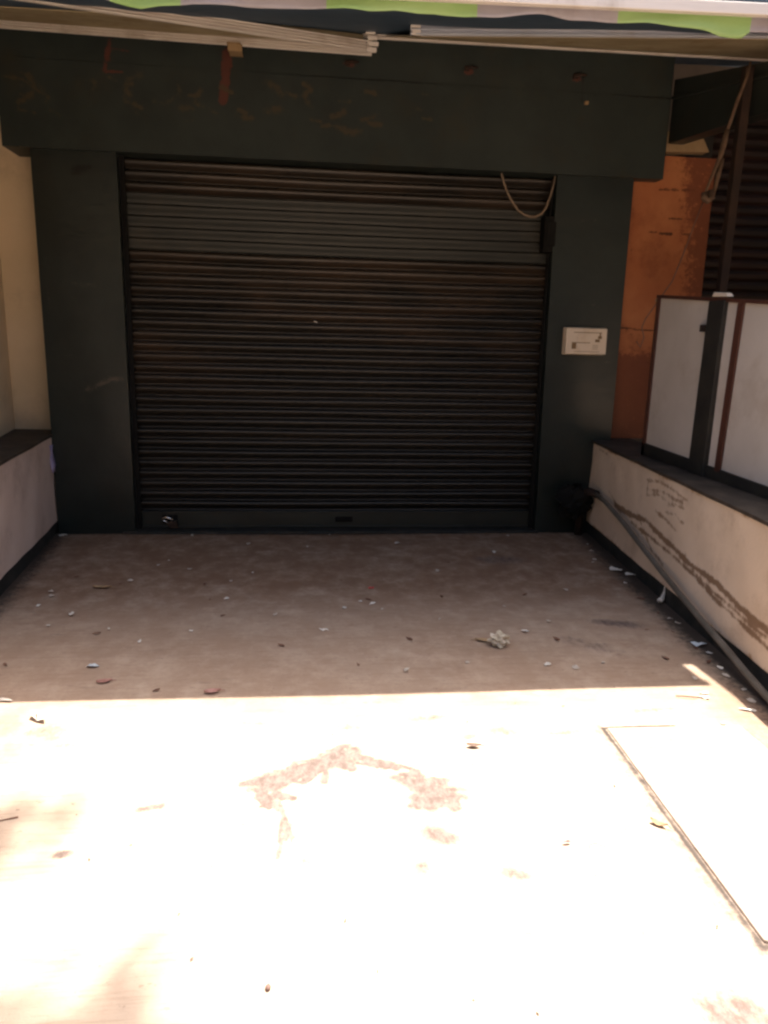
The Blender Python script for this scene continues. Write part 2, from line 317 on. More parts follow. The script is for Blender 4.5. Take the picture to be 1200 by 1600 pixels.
# ------------------------------------------------------------------ ground (one sheet to the horizon)
def make_ground():
    xs = [-300, -80, -25, -9, -4, -2.4]+list(np.arange(-2.2, -.25, 0.014))+list(np.arange(-.25, .65, 0.007))+list(np.arange(.65, 2.6, 0.014))+[2.8, 4, 9, 25, 80, 300]
    ys = [-300, -80, -25, -9, -3, 0, 0.8]+list(np.arange(1.1, 1.9, 0.014))+list(np.arange(1.9, 2.66, 0.007))+list(np.arange(2.66, 5.95, 0.014))+[6.2, 7, 9, 25, 80, 300]
    X, Y = np.meshgrid(np.array(xs), np.array(ys)); R, C = X.shape
    me = bpy.data.meshes.new('ground')
    co = np.stack([X.ravel(), Y.ravel(), np.zeros(X.size)], 1)
    inner = (X > -2.1) & (X < 2.5) & (Y > 1.2) & (Y < 5.8)
    hz = 0.004*np.sin(X*2.3+1)*np.sin(Y*1.9)*inner
    co[:, 2] = hz.ravel()
    idx = np.arange(R*C).reshape(R, C)
    q = np.stack([idx[:-1, :-1], idx[:-1, 1:], idx[1:, 1:], idx[1:, :-1]], -1).reshape(-1, 4)
    me.from_pydata(co.tolist(), [], q.tolist())
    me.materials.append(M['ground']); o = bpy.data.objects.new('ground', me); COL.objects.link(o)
    tag(o, None, None, None, 'structure')
    x, y = X.ravel(), Y.ravel()
    r = np.zeros_like(x); sm = random.Random(17)
    sub = np.where((x > -.4) & (x < .75) & (y > 1.85) & (y < 2.75))[0]; xs_, ys_ = x[sub], y[sub]; rs = np.zeros_like(xs_)
    def stroke(px, py, an, L, wd, k):
        nonlocal rs
        dx, dy = math.cos(an)*L/2, math.sin(an)*L/2
        rs = np.maximum(rs, np.sqrt(soft(seg_d(xs_, ys_, [(px-dx, py-dy), (px+dx*.2, py+dy*.2+.004), (px+dx, py+dy)]), wd))*k)
    def along(path, n, spread, lr, wr, kr, jit=.35):
        cum = [0]
        for (ax, ay), (bx, by) in zip(path[:-1], path[1:]): cum.append(cum[-1]+math.hypot(bx-ax, by-ay))
        for _ in range(n):
            t = sm.uniform(0, cum[-1]); i = max(k for k in range(len(path)-1) if cum[k] <= t)
            q = (t-cum[i])/(cum[i+1]-cum[i]+1e-9); ax, ay = path[i]; bx, by = path[i+1]; an = math.atan2(by-ay, bx-ax)
            o_ = sm.gauss(0, spread)
            stroke(ax+(bx-ax)*q-math.sin(an)*o_, ay+(by-ay)*q+math.cos(an)*o_, an+sm.gauss(0, jit), sm.uniform(*lr), sm.uniform(*wr), sm.uniform(*kr))
    arm = [(-0.13, 2.335), (-0.063, 2.36), (0.003, 2.395), (0.072, 2.44), (0.125, 2.475), (0.18, 2.485)]
    along(arm, 60, .022, (.05, .13), (.014, .032), (.35, .68))
    along([(-.17, 2.33), (-.06, 2.355)], 9, .025, (.06, .11), (.008, .016), (.4, .75), .2)
    along([(.12, 2.52), (.175, 2.56)], 10, .012, (.03, .06), (.012, .02), (.4, .65), .6)
    along([(0.222, 2.475), (0.279, 2.44), (0.325, 2.405)], 16, .012, (.04, .09), (.010, .02), (.4, .7), .2)
    along([(0.26, 2.475), (0.36, 2.41), (0.42, 2.37)], 8, .006, (.05, .09), (.007, .011), (.45, .7), .12)
    blob = [(0.33, 2.385), (0.407, 2.36), (0.491, 2.319), (0.548, 2.246), (0.497, 2.177), (0.435, 2.13), (0.377, 2.161), (0.399, 2.238), (0.343, 2.309)]
    cnt = 0
    while cnt < 62:
        px, py = sm.uniform(.33, .55), sm.uniform(2.13, 2.39)
        if not inpoly(np.array([px]), np.array([py]), blob)[0]: continue
        stroke(px, py, sm.gauss(-.35, .5), sm.uniform(.03, .08), sm.uniform(.012, .028), sm.uniform(.3, .66)); cnt += 1
    along([(-0.125, 2.245), (-0.07, 2.215)], 14, .022, (.03, .07), (.012, .022), (.4, .75), .7)
    along([(-0.07, 2.215), (-0.043, 2.11), (-0.013, 1.99)], 7, .006, (.06, .10), (.008, .012), (.28, .48), .1)
    along([(-0.046, 2.12), (-0.066, 1.993)], 5, .005, (.07, .11), (.009, .013), (.4, .6), .08)
    r[sub] = np.clip(rs*1.55, 0, 1)
    for cx, cy, a, b, ro, k in ((0.435, 2.017, .06, .035, -.4, .8), (0.353, 1.878, .03, .04, 0, .6), (0.616, 1.831, .055, .025, -.35, .65), (-0.478, 2.222, .06, .016, .25, .85),
                                (-0.685, 2.012, .03, .014, .2, .8), (0.982, 1.335, .085, .06, 0, .75), (0.888, 1.603, .06, .04, 0, .35), (1.71, 3.734, .12, .045, -.3, .85),
                                (1.375, 4.925, .15, .09, 0, .6), (0.66, 2.60, .04, .02, .2, .55), (1.45, 3.45, .16, .06, -.7, .45), (0.02, 1.93, .02, .02, 0, .6), (1.30, 1.62, .05, .03, -.5, .6),
                                (1.05, 2.60, .10, .02, .1, .55), (0.78, 2.63, .07, .03, 0, .5), (-.85, 2.62, .05, .02, 0, .45), (-.2, 2.75, .09, .014, 0, .45), (1.0, 2.0, .05, .03, .3, .45), (.75, 1.45, .06, .02, .2, .4), (-.35, 1.85, .05, .03, 0, .4), (.15, 1.75, .03, .05, 0, .4), (.5, 2.75, .08, .02, .1, .5), (.2, 2.7, .07, .02, -.1, .5), (.62, 2.42, .05, .03, 0, .45), (-.45, 2.5, .06, .02, 0, .4), (-.95, 2.72, .08, .05, 0, .55), (1.45, 2.75, .1, .02, .1, .5), (1.62, 1.9, .05, .03, 0, .4), (-.05, 1.3, .04, .04, 0, .3), (0.3, 2.9, .05, .02, 0, .4), (0.9, 2.85, .06, .02, 0, .4)):
        r = np.maximum(r, ell(x, y, cx, cy, a*1.35, b*1.35, ro)*k*.85)
    # joint round the cover slab, with dirt swept along its left side
    sl = [(1.176, 1.515), (1.196, 2.622), (1.77, 2.612), (1.80, 1.51)]
    ds = seg_d(x, y, sl+sl[:1])
    g = soft(ds, 0.020)*np.where(x > 1.5, .45, .95)
    left = seg_d(x, y, [sl[0], sl[1]])
    r = np.maximum(r, soft(left, 0.11)*0.5*(x < 1.2))
    # grime along both plinths and the threshold
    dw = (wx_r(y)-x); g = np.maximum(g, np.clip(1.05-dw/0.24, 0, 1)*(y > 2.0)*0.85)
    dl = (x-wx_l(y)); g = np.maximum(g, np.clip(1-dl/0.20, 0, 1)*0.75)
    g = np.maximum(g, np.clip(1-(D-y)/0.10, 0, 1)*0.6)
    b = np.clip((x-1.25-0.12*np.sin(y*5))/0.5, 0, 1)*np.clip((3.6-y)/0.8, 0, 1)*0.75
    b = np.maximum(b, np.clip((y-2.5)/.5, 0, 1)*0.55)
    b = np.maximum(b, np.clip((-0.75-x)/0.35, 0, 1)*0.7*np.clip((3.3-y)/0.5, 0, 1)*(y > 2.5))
    b = np.maximum(b, np.clip((y-3.2)/1.2, 0, 1)*0.95)  # shade painted in: floor turns browner and darker towards the shutter
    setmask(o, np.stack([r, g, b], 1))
make_ground()

# ------------------------------------------------------------------ shop building and its parts
SHOP = thing('shop_building', (0.3, D, 0), 'closed shop with wide dark roller shutter between two green steel pillars', 'shop')
def make_pillar(xa0, xb0, xa1, xb1, sheen_scuffs):
    zz = np.linspace(0, 2.70, 150); tt = np.linspace(0, 1, 34); mb = MB()
    fr = [[(xa0+(xa1-xa0)*z/2.7+((xb0+(xb1-xb0)*z/2.7)-(xa0+(xa1-xa0)*z/2.7))*t, D+.0025*math.sin(z*2.3+t*3)*math.sin(t*math.pi), z) for t in tt] for z in zz]
    mb.grid(fr)
    mb.poly([(xa0, 6.05, 0), (xa0, D, 0), (xa1, D, 2.7), (xa1, 6.05, 2.7)]); mb.poly([(xb0, D, 0), (xb0, 6.05, 0), (xb1, 6.05, 2.7), (xb1, D, 2.7)])
    o = build('pillar', mb, M['pillar'], SHOP)
    a = np.array(mb.v); x, z = a[:, 0], a[:, 2]; R = np.zeros_like(x); G = np.zeros_like(x); B = np.zeros_like(x)
    for ch, pts, wd, k in sheen_scuffs:
        v = soft(seg_d(x, z, pts), wd)*k
        if ch == 'R': R = np.maximum(R, v)
        elif ch == 'G': G = np.maximum(G, v)
        else: B = np.maximum(B, v)
    setmask(o, np.stack([R, G, B], 1)); return o
make_pillar(XL, X2, XL, X2, [('R', [(-1.50, 1.07), (-1.42, 1.105), (-1.33, 1.14), (-1.26, 1.145)], .06, .62), ('G', [(-1.55, 1.79), (-1.40, 1.785)], .05, .55), ('G', [(-1.47, 1.80), (-1.41, 1.78)], .025, .7), ('R', [(-1.27, 1.1), (-1.25, .6)], .07, .36), ('G', [(-1.232, 2.0), (-1.232, .7)], .014, .75),  # includes painted-on sheen, a warm ground glow and pale smudge, besides scuffs
    ('B', [(-1.50, 2.535), (-1.40, 2.548)], .03, .9), ('B', [(-1.52, 2.505), (-1.43, 2.512)], .022, .9), ('G', [(-1.74, 2.2), (-1.72, 1.4)], .03, .4), ('G', [(-1.65, 1.3), (-1.6, 1.31)], .02, .5)])
make_pillar(X3B, X4+.01, X3T, X4, [('G', [(2.0, 2.35), (2.15, 2.35)], .05, .4), ('G', [(2.31, 1.34), (2.35, 1.345)], .018, .8), ('G', [(2.10, .80), (2.13, .802)], .02, .6), ('G', [(2.2, .79), (2.24, .792)], .014, .7), ('R', [(2.05, 1.75), (2.2, 1.77)], .06, .3)])

def make_header():
    x0, x1, yf = -1.938, 2.604, D-0.04
    zs1 = 3.175
    nx = 568
    xs = np.linspace(x0, x1, nx)
    def panel(z0, z1, y, nz):
        zz = np.linspace(z0, z1, nz); P = []
        for z in zz:
            P.append([(x, y+0.003*math.sin(x*3.1+z*4)+0.0015*math.sin(x*11), z) for x in xs])
        return P
    lo = panel(HH, zs1, yf, 68); up = panel(zs1, 3.60, yf+0.008, 54)
    mb = MB(); mb.grid(lo); mb.grid(up)
    # body behind: underside, ends, top
    yb = 6.05
    mb.poly([(x0, yb, HH), (x1, yb, HH), (x1, yf, HH), (x0, yf, HH)])
    mb.poly([(x0, yf, HH), (x0, yf, 3.60), (x0, yb, 3.60), (x0, yb, HH)])
    mb.poly([(x1, yf, HH), (x1, yb, HH), (x1, yb, 3.60), (x1, yf, 3.60)])
    mb.poly([(x0, yf, zs1), (x1, yf, zs1), (x1, yf+.008, zs1), (x0, yf+.008, zs1)])
    mb.poly([(x0, yf, 3.60), (x1, yf, 3.60), (x1, yb, 3.60), (x0, yb, 3.60)])
    o = build('header', mb, M['header'], SHOP)
    a = np.array(mb.v); x, z = a[:, 0], a[:, 2]
    R = soft(seg_d(x, z, [(-0.475, 3.28), (-0.485, 3.14), (-0.505, 3.00)]), 0.055)*1.15
    R = np.maximum(R, soft(seg_d(x, z, [(-1.222, 3.32), (-1.262, 3.13)]), 0.045)*0.7)
    R = np.maximum(R, soft(seg_d(x, z, [(-1.25, 3.125), (-1.15, 3.128)]), 0.022)*0.8)
    R = np.maximum(R, soft(seg_d(x, z, [(-1.22, 3.27), (-1.10, 3.25)]), 0.025)*0.6)
    for bx in (0.337, 1.15, 1.916): R = np.maximum(R, ell(x, z, bx, 3.262, .06, .03)*.7)
    G = np.zeros_like(x)
    rr = random.Random(5)
    def arc(cx, cz, rad, a0, a1, wdt, k):
        pts = [(cx+rad*math.cos(t), cz+0.7*rad*math.sin(t)) for t in np.linspace(a0, a1, 9)]
        nonlocal_G[0] = np.maximum(nonlocal_G[0], soft(seg_d(x, z, pts), wdt)*k)
    nonlocal_G = [G]
    for i in range(16):                    # ghost of brushed-off adhesive: short arcs and dabs
        cx = -1.85+i*0.16+rr.uniform(-.05, .05); cz = rr.uniform(2.86, 3.06)
        a0 = rr.uniform(0, 6.28); arc(cx, cz, rr.uniform(.05, .13), a0, a0+rr.uniform(.8, 2.6), .06, rr.uniform(.45, .75))
    for i in range(26):
        cx = rr.uniform(-1.9, 0.9); cz = rr.uniform(2.82, 3.12); an = rr.uniform(-.5, .3); L = rr.uniform(.02, .08)
        nonlocal_G[0] = np.maximum(nonlocal_G[0], soft(seg_d(x, z, [(cx, cz), (cx+L, cz+L*an)]), .04)*rr.uniform(.5, .85))
    for i in range(14):
        cx = rr.uniform(0.9, 2.5); cz = rr.uniform(2.75, 3.2); L = rr.uniform(.01, .06)
        nonlocal_G[0] = np.maximum(nonlocal_G[0], soft(seg_d(x, z, [(cx, cz), (cx+L, cz)]), .014)*rr.uniform(.3, .6))
    nonlocal_G[0] = np.maximum(nonlocal_G[0], soft(seg_d(x, z, [(-1.9, 3.06), (-1.78, 3.05), (-1.66, 2.97)]), .03)*.75)
    G = nonlocal_G[0]
    B = soft(np.abs(z-zs1), 0.016)*0.75*(x > -0.4)*(0.6+0.4*np.sin(x*3))
    B = np.maximum(B, soft(np.abs(x-0.97), 0.03)*0.35*(z < 2.75))
    B = np.maximum(B, soft(seg_d(x, z, [(1.955, 3.3), (1.955, 3.12)]), .03)*.6)
    setmask(o, np.stack([R, G, B], 1))
    for bx, bz in ((0.337, 3.267), (1.15, 3.28), (1.916, 3.277)):     # rusty stubs of cut off hooks
        h = MB().tube([(bx-.03, yf-.004, bz), (bx+.01, yf-.022, bz+.004), (bx+.055, yf-.012, bz+.006)], [.008, .011, .006], 8)
        h.box(bx-.035, bx-.005, yf-.012, yf+.004, bz-.016, bz+.014)
        tag(build('rusty_hook', h, M['rust'], o, smooth=False), None, None)
    build('peg', MB().box(1.972, 2.0, yf-.02, yf+.002, 3.10, 3.122), M['block'], o, bev=.003)
    return o
make_header()

def make_shutter():
    y0 = 5.78
    xa, xb = X2-0.04, X3B+0.04
    def curtain(z0, z1, n, prof):
        rows = []
        pitch = (z1-z0)/n
        for i in range(n):
            for t, dy in prof: rows.append((z0+pitch*(i+t), dy))
        rows.append((z1, prof[0][1]))
        cols = np.linspace(xa, xb, 25)
        P = []
        for z, dy in rows:
            ph = math.sin(z*37.0)*0.0007
            P.append([(x, y0+dy+0.0035*math.sin(x*1.7+z*2.1)*math.sin(z*1.2+1), z+ph*math.sin(x*2+z)+.0022*math.sin(x*3.1+z*9)*math.sin(z*23)-0.004*math.sin((x-xa)/(xb-xa)*math.pi)) for x in cols])
        return P
    # rounded rib, a small groove and a bead, as on pressed steel laths
    rib = [(0.0, 0.014), (0.05, 0.020), (0.14, 0.019), (0.20, 0.013), (0.28, 0.006), (0.38, -0.002), (0.48, -0.0085), (0.58, -0.013), (0.68, -0.0155), (0.77, -0.0155), (0.85, -0.012), (0.92, -0.004), (0.97, 0.007)]
    flat = [(0.0, 0.008), (0.03, 0.008), (0.05, -0.003), (0.12, -0.007), (0.5, -0.009), (0.86, -0.007), (0.92, -0.010), (0.97, -0.009)]
    mb = MB()
    mb.grid(curtain(0.157, 2.045, 24, rib)); mb.grid(curtain(2.42, 2.87, 6, rib))
    o = build('rolling_shutter', mb, M['slat'], SHOP, smooth=True)
    tag(o, None, None)
    build('flat_slat_band', MB().grid(curtain(2.045, 2.42, 5, flat)), M['flat'], o, smooth=True)
    bb = MB().box(xa, xb, y0-.022, y0+.02, 0.028, 0.153); bb.box(xa, xb, y0-.045, y0-.022, 0.028, 0.040); bb.box(xa, xb, y0-.028, y0-.022, 0.142, 0.153)
    b = build('bottom_bar', bb, M['steel'], o, bev=.002)
    hb = MB().box(0.275, 0.41, y0-.026, y0-.022, 0.068, 0.110)
    hb.tube([(0.285, y0-.026, .098), (0.295, y0-.05, .092), (0.39, y0-.05, .092), (0.40, y0-.026, .098)], .006, 6)
    build('handle', hb, M['black'], b)
    ls = MB().box(-1.04, -0.93, y0-.03, y0-.022, 0.062, 0.125); ls.box(-1.0, -.96, y0-.055, y0-.03, 0.088, 0.118)
    build('lock_hasp', ls, M['black'], b, bev=.002)
    for sx in (X2, X3B):
        s = 1 if sx == X2 else -1
        ax = X2 if s > 0 else X3B
        g = MB().box(min(ax-.02*s, ax+.035*s), max(ax-.02*s, ax+.035*s), y0-.05, y0-.038, 0, 2.66)
        g.box(min(ax-.02*s, ax+.035*s), max(ax-.02*s, ax+.035*s), y0+.03, y0+.045, 0, 2.66)
        build('guide_rail', g, M['black'], SHOP)
    build('threshold', MB().box(X2-.09, X3B+.02, D-.03, 5.80, 0.002, 0.022), M['grime'], SHOP, bev=.004)
make_shutter()
bd = MB().box(-4.0, -1.95, 6.35, 6.55, 0, 3.7)
bd.box(-1.95, 2.62, 6.05, 6.30, 0, 3.62)
build('rear_wall', bd, M['concrete'], SHOP)

# ------------------------------------------------------------------ left side: low wall and tall cream wall
def low_wall(fx, y0, y1, outer, name, mat, label, side):
    t = thing(name, ((fx(y0)+outer)/2, (y0+y1)/2, 0), label, 'low wall')
    n = 180; ys = np.linspace(y0, y1, n); zs = np.linspace(0.10, ZT-0.018, 60)
    mb = MB(); P = [[(fx(y)+0.003*math.sin(y*5+z*7)+0.002*math.sin(y*17-z*11), y, z) for y in ys] for z in zs]
    mb.grid(P)
    nn = len(mb.v)
    o_ = outer
    mb.poly([(fx(y0), y0, .1), (o_, y0, .1), (o_, y0, ZT-.018), (fx(y0), y0, ZT-.018)])
    mb.poly([(fx(y1), y1, .1), (o_, y1, .1), (o_, y1, ZT-.018), (fx(y1), y1, ZT-.018)])
    mb.poly([(o_, y0, 0), (o_, y1, 0), (o_, y1, ZT-.018), (o_, y0, ZT-.018)])
    w_ = build('plaster_face', mb, mat, t, smooth=False)
    d = 0.012*side
    pl = MB().hexa([(fx(y0)+d, y0, 0), (fx(y1)+d, y1, 0), (o_, y1, 0), (o_, y0, 0), (fx(y0)+d, y0, .1), (fx(y1)+d, y1, .1), (o_, y1, .1), (o_, y0, .1)])
    build('plinth', pl, M['grime'], t)
    e = -0.012*side
    cp = MB(); npz = 40; yy = np.linspace(y0, y1, npz)
    for k in range(npz-1):
        a, b = yy[k], yy[k+1]; ja = e*(1+.25*math.sin(a*9)); jb = e*(1+.25*math.sin(b*9))
        cp.hexa([(fx(a)+ja, a, ZT-.018), (fx(b)+jb, b, ZT-.018), (o_, b, ZT-.018), (o_, a, ZT-.018), (fx(a)+ja, a, ZT), (fx(b)+jb, b, ZT), (o_, b, ZT), (o_, a, ZT)])
    build('ledge', cp, M['ledge'], t)
    return t, w_, mb
lw, lwf, lmb = low_wall(wx_l, 1.0, 5.93, -2.45, 'parapet_wall', M['mauve'], 'low pale wall with dark ledge running along the left side', -1)
rw, rwf, rmb = low_wall(wx_r, 1.0, 5.90, 2.62, 'parapet_wall', M['rwall'], 'low cream wall with brown stains and dark ledge on the right side', 1)
def rmask():
    a = np.array(rmb.v); y, z = a[:, 1], a[:, 2]
    R = soft(seg_d(y, z, [(5.04, .37), (4.773, .369), (4.424, .402), (4.101, .365), (3.722, .322), (3.432, .325), (3.175, .291), (2.916, .278), (2.5, .25)]), .042)*.82
    R = np.maximum(R, soft(seg_d(y, z, [(4.698, .33), (4.187, .318), (3.746, .289), (3.409, .245), (3.132, .225), (2.897, .208), (2.5, .19)]), .036)*.66)
    R = np.maximum(R, soft(seg_d(y, z, [(3.75, .31), (3.6, .28), (3.2, .26), (2.9, .245)]), .04)*.6)
    G = np.zeros_like(y)
    for p in ([(4.495, .651), (4.291, .678), (4.05, .672), (3.875, .655)], [(4.47, .595), (4.25, .63), (4.05, .625), (3.93, .63)], [(4.45, .56), (4.3, .60), (4.12, .59)], [(4.156, .562), (4.0, .60), (3.89, .603)], [(4.147, .525), (4.0, .545), (3.887, .52)], [(4.3, .50), (4.1, .48), (3.95, .455)],
              [(4.6, .42), (4.3, .25), (4.1, .22)], [(5.2, .44), (4.9, .34)], [(3.83, .37), (3.8, .30)], [(5.5, .70), (5.3, .69)], [(4.49, .65), (4.47, .56)]):
        G = np.maximum(G, soft(seg_d(y, z, p), .034)*.62)
    G = np.maximum(G, soft(.13-z+.03*np.sin(y*7), .05)*0)
    B = soft(ZT-.018-z+.01*np.sin(y*13), .03)*.6
    B = np.maximum(B, np.clip(1-(z-.1)/.05, 0, 1)*.5)
    G = np.maximum(G, np.clip((y-5.25)/.5, 0, 1)*.5*np.clip(1.1-(z/.5), 0, 1))
    R = np.clip(R*(1.12+.14*np.sin(y*6.1+z*9)*np.sin(y*2.7+1)+.08*np.sin(y*17)), 0, 1)
    G = np.maximum(G, ell(y, z, 3.9, .33, .35, .05, -.1)*.3); G = np.maximum(G, ell(y, z, 4.6, .33, .3, .10, .2)*.3); G = np.maximum(G, ell(y, z, 3.0, .27, .3, .06, 0)*.3)
    setmask(rwf, np.stack([R, G, B], 1))
rmask()

cw = MB()
SX = lambda y: -2.122+(5.941-y)*0.143
ys = [5.941, 5.2, 4.4, 3.4]
cw.hexa([(SX(3.3), 3.3, ZT+.001), (-2.122, 5.938, ZT+.001), (-2.45, 5.938, ZT+.001), (-2.45, 3.3, ZT+.001), (SX(3.3), 3.3, 2.9), (-2.122, 5.938, 2.9), (-2.45, 5.938, 2.9), (-2.45, 3.3, 2.9)])
cw.hexa([(-2.45, 5.94, 0), (XL+.01, 5.94, 0), (XL+.01, 6.06, 0), (-2.45, 6.06, 0), (-2.45, 5.94, 2.9), (XL+.01, 5.94, 2.9), (XL+.01, 6.06, 2.9), (-2.45, 6.06, 2.9)])
build('plastered_wall', cw, M['cream'], bev=.006)
tag(bpy.data.objects['plastered_wall'], 'tall cream plastered wall standing behind the low wall on the left', 'wall')
lb = MB().box(-2.6, -1.95, 3.4, 6.3, 2.905, 3.35)
tag(build('roof_beam', lb, M['darkframe'], bev=.006), 'dark brown beam lying on top of the tall cream wall', 'beam')

# ------------------------------------------------------------------ right side: board partition, plywood, neighbour's shutter
PX = 2.335
PART = thing('board_partition', (PX, 4.2, ZT), 'framed partition of white boards standing on the right ledge', 'partition')
def ztop(y): return 1.755+0.068*(y-4.25)
b1 = MB().hexa([(PX+.006, 4.27, .81), (PX+.006, 4.90, .83), (PX+.022, 4.90, .83), (PX+.022, 4.27, .81), (PX+.006, 4.27, ztop(4.27)-.02), (PX+.006, 4.90, ztop(4.9)-.02), (PX+.022, 4.90, ztop(4.9)-.02), (PX+.022, 4.27, ztop(4.27)-.02)])
build('white_board', b1, M['board'], PART)
b2 = MB().hexa([(PX+.006, 2.4, .79), (PX+.006, 4.09, .80), (PX+.022, 4.09, .80), (PX+.022, 2.4, .79), (PX+.006, 2.4, ztop(2.4)-.02), (PX+.006, 4.09, ztop(4.09)-.02), (PX+.022, 4.09, ztop(4.09)-.02), (PX+.022, 2.4, ztop(2.4)-.02)])
build('white_board', b2, M['board'], PART)
build('frame_post', MB().hexa([(PX-.02, 4.10, ZT+.002), (PX-.02, 4.27, ZT+.002), (PX+.05, 4.27, ZT+.002), (PX+.05, 4.10, ZT+.002), (PX-.02, 4.085, 1.735), (PX-.02, 4.25, 1.735), (PX+.05, 4.25, 1.735), (PX+.05, 4.085, 1.735)]), M['darkframe'], PART, bev=.004)
st = MB().box(PX-.006, PX+.03, 4.90, 4.94, ZT+.002, ztop(4.92)-.02)
build('frame_stile', st, M['redwood'], PART, bev=.003)
build('cover_strip', MB().hexa([(PX-.008, 3.945, .80), (PX-.008, 4.0, .80), (PX+.005, 4.0, .80), (PX+.005, 3.945, .80), (PX-.008, 3.915, 1.715), (PX-.008, 3.972, 1.715), (PX+.005, 3.972, 1.715), (PX+.005, 3.915, 1.715)]), M['redwood'], PART, bev=.002)
tr = MB().hexa([(PX-.01, 2.4, ztop(2.4)-.02), (PX-.01, 4.94, ztop(4.94)-.02), (PX+.035, 4.94, ztop(4.94)-.02), (PX+.035, 2.4, ztop(2.4)-.02), (PX-.01, 2.4, ztop(2.4)), (PX-.01, 4.94, ztop(4.94)), (PX+.035, 4.94, ztop(4.94)), (PX+.035, 2.4, ztop(2.4))])
build('top_rail', tr, M['redwood'], PART, bev=.003)
br = MB().hexa([(PX-.006, 2.4, ZT+.002), (PX-.006, 4.94, ZT+.002), (PX+.04, 4.94, ZT+.002), (PX+.04, 2.4, ZT+.002), (PX-.006, 2.4, .79), (PX-.006, 4.94, .83), (PX+.04, 4.94, .83), (PX+.04, 2.4, .79)])
build('base_rail', br, M['darkframe'], PART, bev=.003)
build('latch', MB().box(PX-.026, PX-.004, 4.27, 4.31, 1.565, 1.605), M['rust'], PART, bev=.003)
# chipped cream wood lying on the partition
tag(build('wood_chip', MB().hexa([(PX-.022, 4.06, 1.752), (PX-.022, 4.22, 1.758), (PX+.02, 4.22, 1.758), (PX+.02, 4.06, 1.752), (PX-.015, 4.08, 1.772), (PX-.018, 4.21, 1.782), (PX+.015, 4.21, 1.782), (PX+.015, 4.08, 1.772)]), M['meter'], bev=.004),
    'small cream wood chip lying on top of the dark partition post', 'wood chip')
mb = MB(); zs = np.linspace(0.75, 2.83, 180); xs = np.linspace(2.40, 3.06, 60)
mb.grid([[(x, 5.75+.006*math.sin(z*3+x*2), z) for x in xs] for z in zs])
plo = tag(build('plywood_sheet', mb, M['ply'], solid=.014), 'orange brown plywood sheet standing upright beside the right pillar', 'plywood')
def plymask():
    a = np.array(mb.v); x, z = a[:, 0], a[:, 2]; R = np.zeros_like(x); G = np.zeros_like(x); B = np.zeros_like(x)
    for p, wd, k in (([(2.69, 2.735), (2.90, 2.727)], .03, .55), ([(2.643, 2.60), (2.916, 2.605)], .022, .75), ([(2.741, 2.40), (2.84, 2.402)], .018, .85), ([(2.877, 2.40), (3.01, 2.396)], .016, .6),
                     ([(2.587, 2.298), (2.652, 2.30)], .018, .8), ([(2.678, 2.292), (2.768, 2.291)], .022, 1.0), ([(2.839, 2.294), (2.92, 2.293)], .018, .75), ([(2.45, 2.5), (2.47, 2.1)], .03, .4), ([(2.42, 1.60), (2.7, 1.585)], .014, .9), ([(2.45, 1.35), (2.8, 1.34)], .008, .7), ([(2.45, 1.62), (2.6, 1.5)], .09, .45)):
        R = np.maximum(R, soft(seg_d(x, z, p), wd)*k)
    for zz in (2.52, 2.18, 1.95, 1.80, 1.72): B = np.maximum(B, soft(np.abs(z-zz-.01*np.sin(x*6)), .01)*.45)
    G = np.clip((x-2.68-.05*np.sin(z*4))/.3, 0, 1)*.75
    G = np.maximum(G, np.clip((1.55-z)/.2, 0, 1)*.8)
    setmask(plo, np.stack([R, G, B], 1))
plymask()
tag(build('timber_block', MB().hexa([(2.62, 5.70, 2.845), (2.975, 5.70, 2.862), (2.975, 5.8, 2.862), (2.62, 5.8, 2.845), (2.62, 5.70, 2.985), (2.90, 5.70, 2.985), (2.90, 5.8, 2.985), (2.62, 5.8, 2.985)]), M['block'], bev=.006),
    'pale timber block sitting on top of the orange plywood', 'timber block')
# neighbour's signboard box in the right corner (angled dark green panel)
def hz(px): pass
bm_ = MB()
a0, a1 = Vector((2.456, 5.296, 2.8)), Vector((2.667, 4.489, 2.8))
a0 = Vector((2.648, 5.69, 2.90)); a1 = Vector((3.005, 4.40, 2.91)); n_ = Vector((1, .30, 0)).normalized()*.12
bm_.hexa([a1, a0, a0+n_, a1+n_, a1+Vector((0, 0, .22)), a0+Vector((0, 0, .42)), a0+n_+Vector((0, 0, .42)), a1+n_+Vector((0, 0, .22))])
bm_.bar(a0+Vector((-.004, 0, .30)), a1+Vector((-.004, 0, .16)), .02, .02)
tag(build('side_signboard', bm_, M['steel'], bev=.004), 'dark green panel box slanting out beside the right end of the header', 'panel box')
ns = thing('slatted_shutter', (3.9, 6.3, 0), 'dark maroon slatted shutter of the neighbouring shop behind the boards', 'shutter')
rows = []; z = 0.3
while z < 3.4:
    rows += [(z, .0), (z+.02, -.02), (z+.05, -.024), (z+.078, -.012), (z+.084, .006)]; z += .086
build('slats', MB().grid([[(x, 6.3+dy, zz) for x in (3.28, 4.0, 5.2)] for zz, dy in rows]), M['dslat'], ns)
build('frame_post', MB().box(3.12, 3.27, 6.22, 6.36, 0, 3.4), M['darkframe'], ns)
tag(build('rusty_post', MB().box(2.775, 2.832, 4.975, 5.03, 0, 3.20), M['rust'], bev=.004), 'thin rusty iron post standing behind the white boards at right', 'post')
nb = MB().box(2.62, 5.3, 6.5, 6.7, 0, 3.7); nb.box(5.2, 5.3, 2.5, 6.5, 0, 3.1)
tag(build('neighbour_wall', nb, M['concrete']), 'dim grey wall of the neighbouring shop behind its slatted shutter', 'wall')

